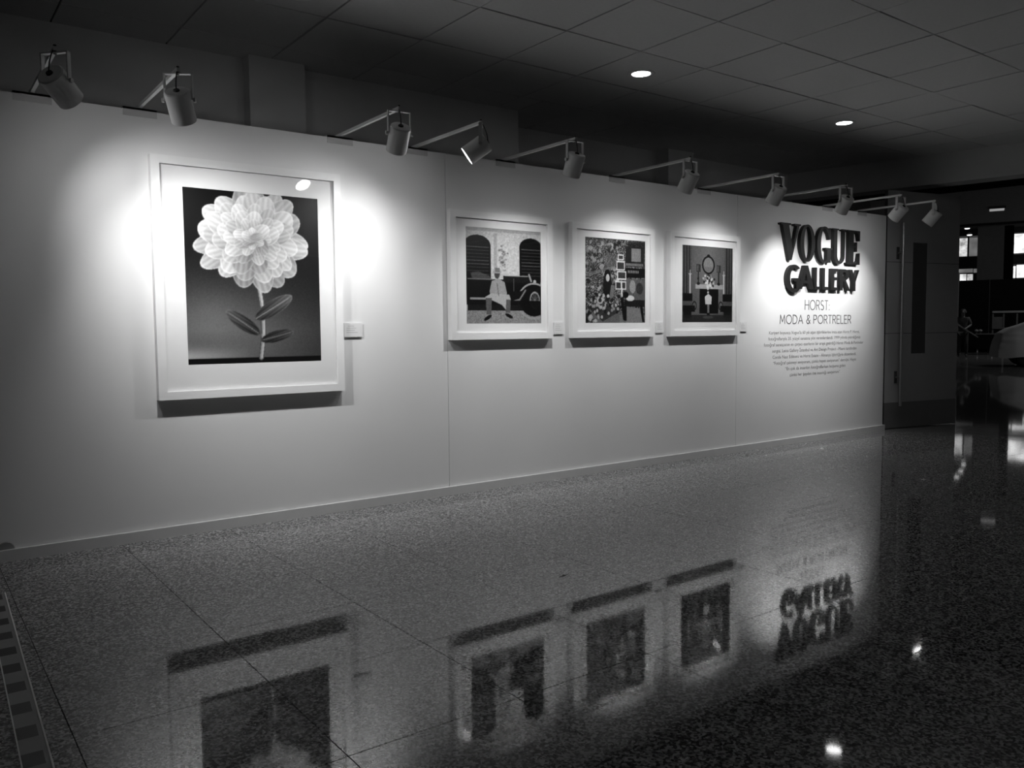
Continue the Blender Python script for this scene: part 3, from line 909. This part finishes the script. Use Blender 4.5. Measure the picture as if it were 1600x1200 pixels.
# hall ceiling and bulkhead
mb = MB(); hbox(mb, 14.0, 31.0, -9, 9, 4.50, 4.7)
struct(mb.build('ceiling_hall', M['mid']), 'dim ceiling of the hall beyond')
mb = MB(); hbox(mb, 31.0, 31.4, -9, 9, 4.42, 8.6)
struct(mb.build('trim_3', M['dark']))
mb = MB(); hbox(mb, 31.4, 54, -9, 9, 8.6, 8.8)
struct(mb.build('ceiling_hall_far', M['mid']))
# far facade, windows as real openings filled with panes
fac = empty('wall_far', HP(52, 0, 0)); struct(fac, 'dark far facade of the hall with daylit windows')
F0 = HP(52, 0, 0)
def fbox(name, m, s0, s1, z0, z1, t0=0., t1=.3):
    mb = MB(); hbox(mb, 52 + t0, 52 + t1, s0, s1, z0, z1)
    mb.v = [tuple(Vector(p) - F0) for p in mb.v]
    return mb.build(name, m, fac)
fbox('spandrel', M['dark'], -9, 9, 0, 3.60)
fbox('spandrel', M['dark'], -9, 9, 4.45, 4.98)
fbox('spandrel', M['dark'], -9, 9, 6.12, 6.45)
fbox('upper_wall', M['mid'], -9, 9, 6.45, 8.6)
for (s0, s1, z0, z1, m) in ((-2.6, -1.12, 5.02, 6.0, 'window_foliage'), (-1.04, -.55, 5.02, 6.0, 'window_grey'),
                            (-2.6, -.83, 4.10, 4.32, 'window_grey'), (-.80, -.55, 4.10, 4.30, 'window_grey'),
                            (-1.45, -1.13, 3.62, 4.04, 'window_pale'), (-1.09, -.82, 3.62, 4.02, 'window_foliage'),
                            (1.07, 2.9, 5.05, 6.08, 'window_pale'), (1.07, 1.18, 3.74, 4.36, 'window_pale'), (1.22, 2.9, 3.74, 4.42, 'window_pale')):
    fbox('window_pane', M[m], s0, s1, z0, z1, .12, .16)
for (s0, s1, z0, z1) in ((-9, -2.6, 3.60, 6.12), (-1.12, -1.04, 4.98, 6.12), (-.55, 1.07, 3.60, 6.12), (2.9, 9, 3.60, 6.12),
                         (-2.6, -1.45, 3.60, 4.08), (-.82, -.55, 3.60, 4.08), (1.18, 1.22, 3.60, 4.45), (-.83, -.80, 4.08, 4.45), (-1.13, -1.09, 3.6, 4.08),
                         (-2.6, -.55, 4.32, 4.45), (-2.6, -.82, 4.04, 4.10)):
    fbox('mullion', M['dark'], s0, s1, z0, z1, 0, .2)
# big square column
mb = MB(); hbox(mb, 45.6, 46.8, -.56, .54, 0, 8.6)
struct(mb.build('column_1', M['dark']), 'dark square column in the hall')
mb = MB(); hbox(mb, 46.9, 47.9, .54, .95, 0, 8.6)  # separate black box painted as the shaded side of the column
struct(mb.build('column_shade_side', M['black']), 'black box for the shaded side of the hall column')
# black backdrop screen
bs_ = empty('backdrop_screen', HP(42, 0, 0))
tag(bs_, 'long black backdrop screen standing across the hall', 'screen')
for kk in range(-3, 4):
    mb = MB(); hbox(mb, 0, .06, kk * 1.4 + .01, kk * 1.4 + 1.39, 0.02, 3.2)
    mb.v = [tuple(Vector(p) - H0) for p in mb.v]
    mb.build('panel', M['black'], bs_)
    mb = MB(); hbox(mb, -.05, .3, kk * 1.4 - .02, kk * 1.4 + .02, 0, .02)
    mb.v = [tuple(Vector(p) - H0) for p in mb.v]
    mb.build('foot', M['black'], bs_)
# steel post beside the door opening
mb = MB(); mb.cyl((0, 0, 0), (0, 0, 3.45), .035, 12)
po = empty('steel_post', HP(40, -1.165, 0)); tag(po, 'slim bright steel post standing in front of the backdrop screen', 'post')
mb.build('shaft', M['steel'], po)
MB().lathe((0, 0, 0), (0, 0, 1), [(0, 0), (0, .16), (.015, .15), (.02, .04), (.02, 0)], 20).build('base', M['dark'], po)
# hall lights
def strip_light(t, s, z, w, d, label, power=0, lamp='hall_lamp'):
    z -= .004
    root = empty('hall_light', HP(t, s, z)); tag(root, label, 'ceiling light', 'lights in the hall beyond')
    MB().obox((0, 0, -.03), HU, HV, (0, 0, 1), d / 2 + .03, w / 2 + .03, .03).build('body', M['mid'], root)
    MB().obox((0, 0, -.063), HU, HV, (0, 0, 1), d / 2, w / 2, .003).build('diffuser', M[lamp], root)
    if power:  # area light for the added strips that brighten the hall
        ld = bpy.data.lights.new('hall_lamp', 'AREA'); ld.shape = 'RECTANGLE'; ld.size = d; ld.size_y = w; ld.energy = power
        lo = bpy.data.objects.new('hall_lamp', ld); lo.parent = root; lo.location = (0, 0, -.07)
        lo.rotation_euler = (0, 0, math.atan2(HU.y, HU.x)); COL.objects.link(lo)
M['hall_lamp'] = emit('hall_lamp', .8, 2.2)
M['dim_lamp'] = emit('dim_hall_lamp', .5, .28)
strip_light(27.1, .12, 4.5, .36, .5, 'long dim light under the lower hall ceiling', 0, 'dim_lamp')
strip_light(24.0, 4.5, 4.5, 1.2, .5, 'added unseen strip light brightening the lower hall', 60)  # added out of view to lift the light in the lower hall
strip_light(36.0, 3.6, 8.6, 2.4, .6, 'added unseen strip light brightening the high hall', 230)  # added out of view as fill for the high part of the hall
for (t, s, z, l) in ((43.6, -1.14, 5.96, 'highest of the small pendant lights high in the hall'), (44.2, -.98, 5.74, 'middle of the small pendant lights high in the hall'), (44.8, -.89, 5.49, 'lowest of the small pendant lights high in the hall')):
    root = empty('pendant_light', HP(t, s, z)); tag(root, l, 'pendant light', 'lights in the hall beyond')
    MB().lathe((0, 0, 0), (0, 0, 1), [(.08, 0), (.08, .05), (.0, .13), (-.01, .13), (-.01, 0)], 16).build('shade', M['mid'], root)
    MB().lathe((0, 0, 0), (0, 0, -1), [(.0105, 0), (.02, .115), (.05, .09), (.06, 0)], 16).build('bulb', M['hall_lamp'], root)
    MB().cyl((0, 0, .08), (0, 0, 8.6 - z), .006, 6).build('cord', M['black_rubber'], root)

# ---- covered car
car = empty('covered_car', HP(28.5, 2.3, 0))
tag(car, 'car under a pale cloth cover standing in the hall', 'car')
LCAR, WCAR = 4.4, 1.75
NS, NC = 56, 40
vs = []; fs = []
def car_h(x):
    pts = [(0, .50), (.04, .74), (.12, .97), (.38, 1.12), (.85, 1.28), (1.25, 1.47), (1.9, 1.55), (2.7, 1.52), (3.4, 1.28), (3.9, 1.12), (4.3, 1.0), (4.4, .55)]
    for (a, ha), (b, hb) in zip(pts[:-1], pts[1:]):
        if a <= x <= b:
            return ha + (hb - ha) * (x - a) / (b - a)
    return .5
def car_w(x):
    e = min(x, LCAR - x)
    return WCAR / 2 * (0.70 + .30 * min(1, e / .45) ** .5)
for i in range(NS + 1):
    x = LCAR * (.5 - .5 * math.cos(math.pi * i / NS)); x = min(max(x, 0.001), LCAR - .001)
    h = car_h(x); w = car_w(x)
    for k in range(NC + 1):
        an = math.pi * k / NC
        c, s_ = math.cos(an), math.sin(an)
        yy = w * (1 if c >= 0 else -1) * abs(c) ** .40
        zz = .27 + (h - .27) * max(0, s_) ** .42
        fold = .012 * math.sin(zz * 34 + x * 2.2 + (1.5 if c > 0 else 0)) * abs(c) + .008 * math.sin(x * 9 + zz * 5)
        vs.append((x - LCAR / 2 - .0 , yy + fold * (1 if c >= 0 else -1), zz + fold * .6 * s_ - .02 * math.sin(x * 7) * (abs(c) > .98)))
for i in range(NS):
    for k in range(NC):
        a = i * (NC + 1) + k
        fs.append((a, a + 1, a + NC + 2, a + NC + 1))
fs.append(tuple(range(NC, -1, -1))); fs.append(tuple(NS * (NC + 1) + k for k in range(NC + 1)))
ANG = math.atan2(HV.y, HV.x) + math.radians(8)
car.rotation_euler = (0, 0, ANG)
mb = MB(); mb.add(vs, fs, True)
mb.build('cloth_cover', M['cover'], car)
for x in (-1.38, 1.32):
    for y in (-.70, .70):
        wh = MB().lathe((x, y - .1, .31), (0, 1, 0), [(0, 0), (0, .19), (.0, .27), (.03, .31), (.17, .31), (.2, .27), (.2, .19), (.2, 0)], 24).build('wheel', M['tyre'], car)
        MB().lathe((x, y - .105 if y < 0 else y + .105, .31), (0, -1 if y < 0 else 1, 0), [(-.03, 0), (-.004, .18), (.002, .17), (.004, 0)], 18).build('hub', M['dark'], wh)
MB().box(-1.9, 1.9, -.72, .72, .24, .36).build('underbody', M['black'], car)

# ---- flight case and cart behind the car
def hthing(name, t, s, label, cat):
    o = empty(name, HP(t, s, 0), math.atan2(HV.y, HV.x)); tag(o, label, cat); return o
fc = hthing('rack_stand', 40.6, .78, 'dark open rack stand with a pale top edge behind the covered car', 'rack')
MB().box(-.66, .66, -.25, .25, 1.72, 1.80).build('top', M['mid'], fc)
for x in (-.63, -.24, .24, .63):
    MB().box(x - .03, x + .03, -.22, -.16, 0, 1.72).build('leg', M['dark'], fc)
    MB().box(x - .03, x + .03, .16, .22, 0, 1.72).build('leg', M['dark'], fc)
MB().box(-.66, .66, -.25, .25, 1.05, 1.10).build('shelf', M['dark'], fc)
MB().box(-.60, -.27, -.20, .20, 1.10, 1.55).build('drawer_unit', M['dark'], fc)
ct = hthing('equipment_cart', 39.2, -.12, 'low dark equipment cart on castors in front of the backdrop screen', 'cart')
MB().box(-.34, .34, -.28, .28, .22, .82).build('body', M['black'], ct)
MB().box(-.36, .36, -.30, .30, .82, .87).build('lid', M['dark'], ct)
for x in (-.26, .26):
    for y in (-.2, .2):
        MB().cyl((x - .02, y, .09), (x + .02, y, .09), .09, 14).build('castor', M['mid'], ct)
        MB().box(x - .03, x + .03, y - .02, y + .02, .09, .22).build('castor_fork', M['mid'], ct)
for x in (-.31, -.17):
    MB().lathe((x, -.1, .87), (0, 0, 1), [(0, 0), (0, .02), (.06, .02), (.07, .06), (.11, .075), (.15, .06), (.17, 0)], 14).build('knob', M['mid'], ct)

# ---- person carrying a board
def skin_body(name, verts, edges, radii, m, parent, sub=2):
    me = bpy.data.meshes.new(name); me.from_pydata(verts, edges, []); me.update()
    o = bpy.data.objects.new(name, me); COL.objects.link(o)
    sk = o.modifiers.new('skin', 'SKIN'); sk.use_smooth_shade = True
    sv = me.skin_vertices[0].data
    for i, r in enumerate(radii):
        sv[i].radius = (r, r) if not isinstance(r, tuple) else r
        sv[i].use_root = (i == 0)
    ss = o.modifiers.new('sub', 'SUBSURF'); ss.levels = sub; ss.render_levels = sub
    dg = bpy.context.evaluated_depsgraph_get()
    m2 = bpy.data.meshes.new_from_object(o.evaluated_get(dg)); m2.name = name
    bpy.data.objects.remove(o, do_unlink=True)
    m2.materials.clear()
    return link(name, m2, m, parent)
per = empty('person', HP(36.1, -.86, 0), math.atan2(HV.y, HV.x))
tag(per, 'person in dark clothes carrying a pale board in the hall', 'person')
J = {}; VV = []; EE = []; RR = []
def jt(n, p, r, frm=None):
    J[n] = len(VV); VV.append(p); RR.append(r)
    if frm: EE.append((J[frm], J[n]))
# local frame: x to the right of the picture, -y towards the gallery
jt('pelvis', (0, 0, .98), (.165, .12)); jt('waist', (0, 0, 1.12), (.145, .10), 'pelvis'); jt('chest', (0, -.01, 1.36), (.175, .12), 'waist')
jt('neckb', (0, .0, 1.50), .075, 'chest'); jt('neck', (0, -.01, 1.57), .058, 'neckb'); jt('headb', (0, -.03, 1.64), .082, 'neck')
jt('headm', (0, -.035, 1.72), .098, 'headb'); jt('headt', (0, -.02, 1.80), .072, 'headm'); jt('nose', (.0, -.135, 1.70), .016, 'headm')
for sg, n in ((1, 'r'), (-1, 'l')):
    jt('sh' + n, (sg * .19, 0, 1.46), .068, 'chest'); jt('el' + n, (sg * .27, -.03, 1.22), .048, 'sh' + n)
    wr = (.10, -.24, 1.08) if sg > 0 else (-.16, -.24, 1.22)
    jt('wr' + n, wr, .032, 'el' + n)
    pa = (wr[0] - sg * .05, wr[1] - .05, wr[2] - .01)
    jt('pa' + n, pa, (.034, .022), 'wr' + n)
    for f in range(4):
        k1 = (pa[0] + (f - 1.5) * .018, pa[1] - .045, pa[2] - .005); jt('f%d%s' % (f, n), k1, .010, 'pa' + n)
        k2 = (k1[0], k1[1] - .015, k1[2] - .030 + .004 * abs(f - 1.5)); jt('g%d%s' % (f, n), k2, .009, 'f%d%s' % (f, n))
    jt('th' + n, (pa[0] + sg * .04, pa[1] - .02, pa[2] + .02), .010, 'pa' + n)
    jt('hip' + n, (sg * .10, 0, .90), .098, 'pelvis'); jt('kn' + n, (sg * .12, -.03 - .05 * sg, .50), .062, 'hip' + n)
    jt('cf' + n, (sg * .13, .0 - .05 * sg, .34), .056, 'kn' + n)
    jt('an' + n, (sg * .13, .02 - .06 * sg, .09), .040, 'cf' + n); jt('ft' + n, (sg * .145, -.13 - .06 * sg, .038), .036, 'an' + n)
body = skin_body('body', VV, EE, RR, M['skin'], per, 2)
def cloth(name, names, grow, m):
    idx = {n: i for i, n in enumerate(names)}
    v = [VV[J[n]] for n in names]
    r = [tuple(c + grow for c in (RR[J[n]] if isinstance(RR[J[n]], tuple) else (RR[J[n]],) * 2)) for n in names]
    e = [(idx[a], idx[b]) for a in names for b in names if (J[a], J[b]) in EE]
    return skin_body(name, v, e, r, m, per, 2)
cloth('shirt', ['waist', 'chest', 'neckb', 'shr', 'elr', 'shl', 'ell', 'pelvis'], .016, M['shirt'])
cloth('trousers', ['pelvis', 'hipr', 'knr', 'cfr', 'anr', 'hipl', 'knl', 'cfl', 'anl'], .020, M['trousers'])
cloth('shoes', ['anr', 'ftr'], .012, M['tyre']); cloth('shoes', ['anl', 'ftl'], .012, M['tyre'])
MB().lathe((0, -.005, 1.70), (0, .25, 1), [(-.03, .112), (.02, .118), (.08, .105), (.12, .07), (.135, 0)], 20).build('hair', M['hair'], per)
for sg in (-1, 1):
    MB().lathe((sg * .035, -.118, 1.725), (0, -1, 0), [(0, .012), (.008, .009), (.012, 0)], 10).build('eye', M['hair'], per)
    MB().lathe((sg * .098, -.03, 1.70), (sg, 0, 0), [(0, .028), (.014, .022), (.018, 0)], 12).build('ear', M['skin'], per)
MB().obox((0, -.128, 1.655), (1, 0, 0), (0, 1, 0), (0, 0, 1), .024, .006, .004).build('mouth', M['hair'], per)
bo = empty('carried_board', HP(36.1, -.69, 1.0), math.atan2(HV.y, HV.x))
tag(bo, 'pale narrow board held slanting by the person', 'board')
dd = Vector((.67, 0, -.47)).normalized()
MB().obox((0, -.37, 0), dd, (0, 1, 0), dd.cross(Vector((0, 1, 0))), .42, .05, .022).build('plank', M['wood'], bo)
MB().obox(Vector((0, -.37, 0)) + dd * .43, dd, (0, 1, 0), dd.cross(Vector((0, 1, 0))), .01, .052, .024).build('end_cap', M['mid'], bo)
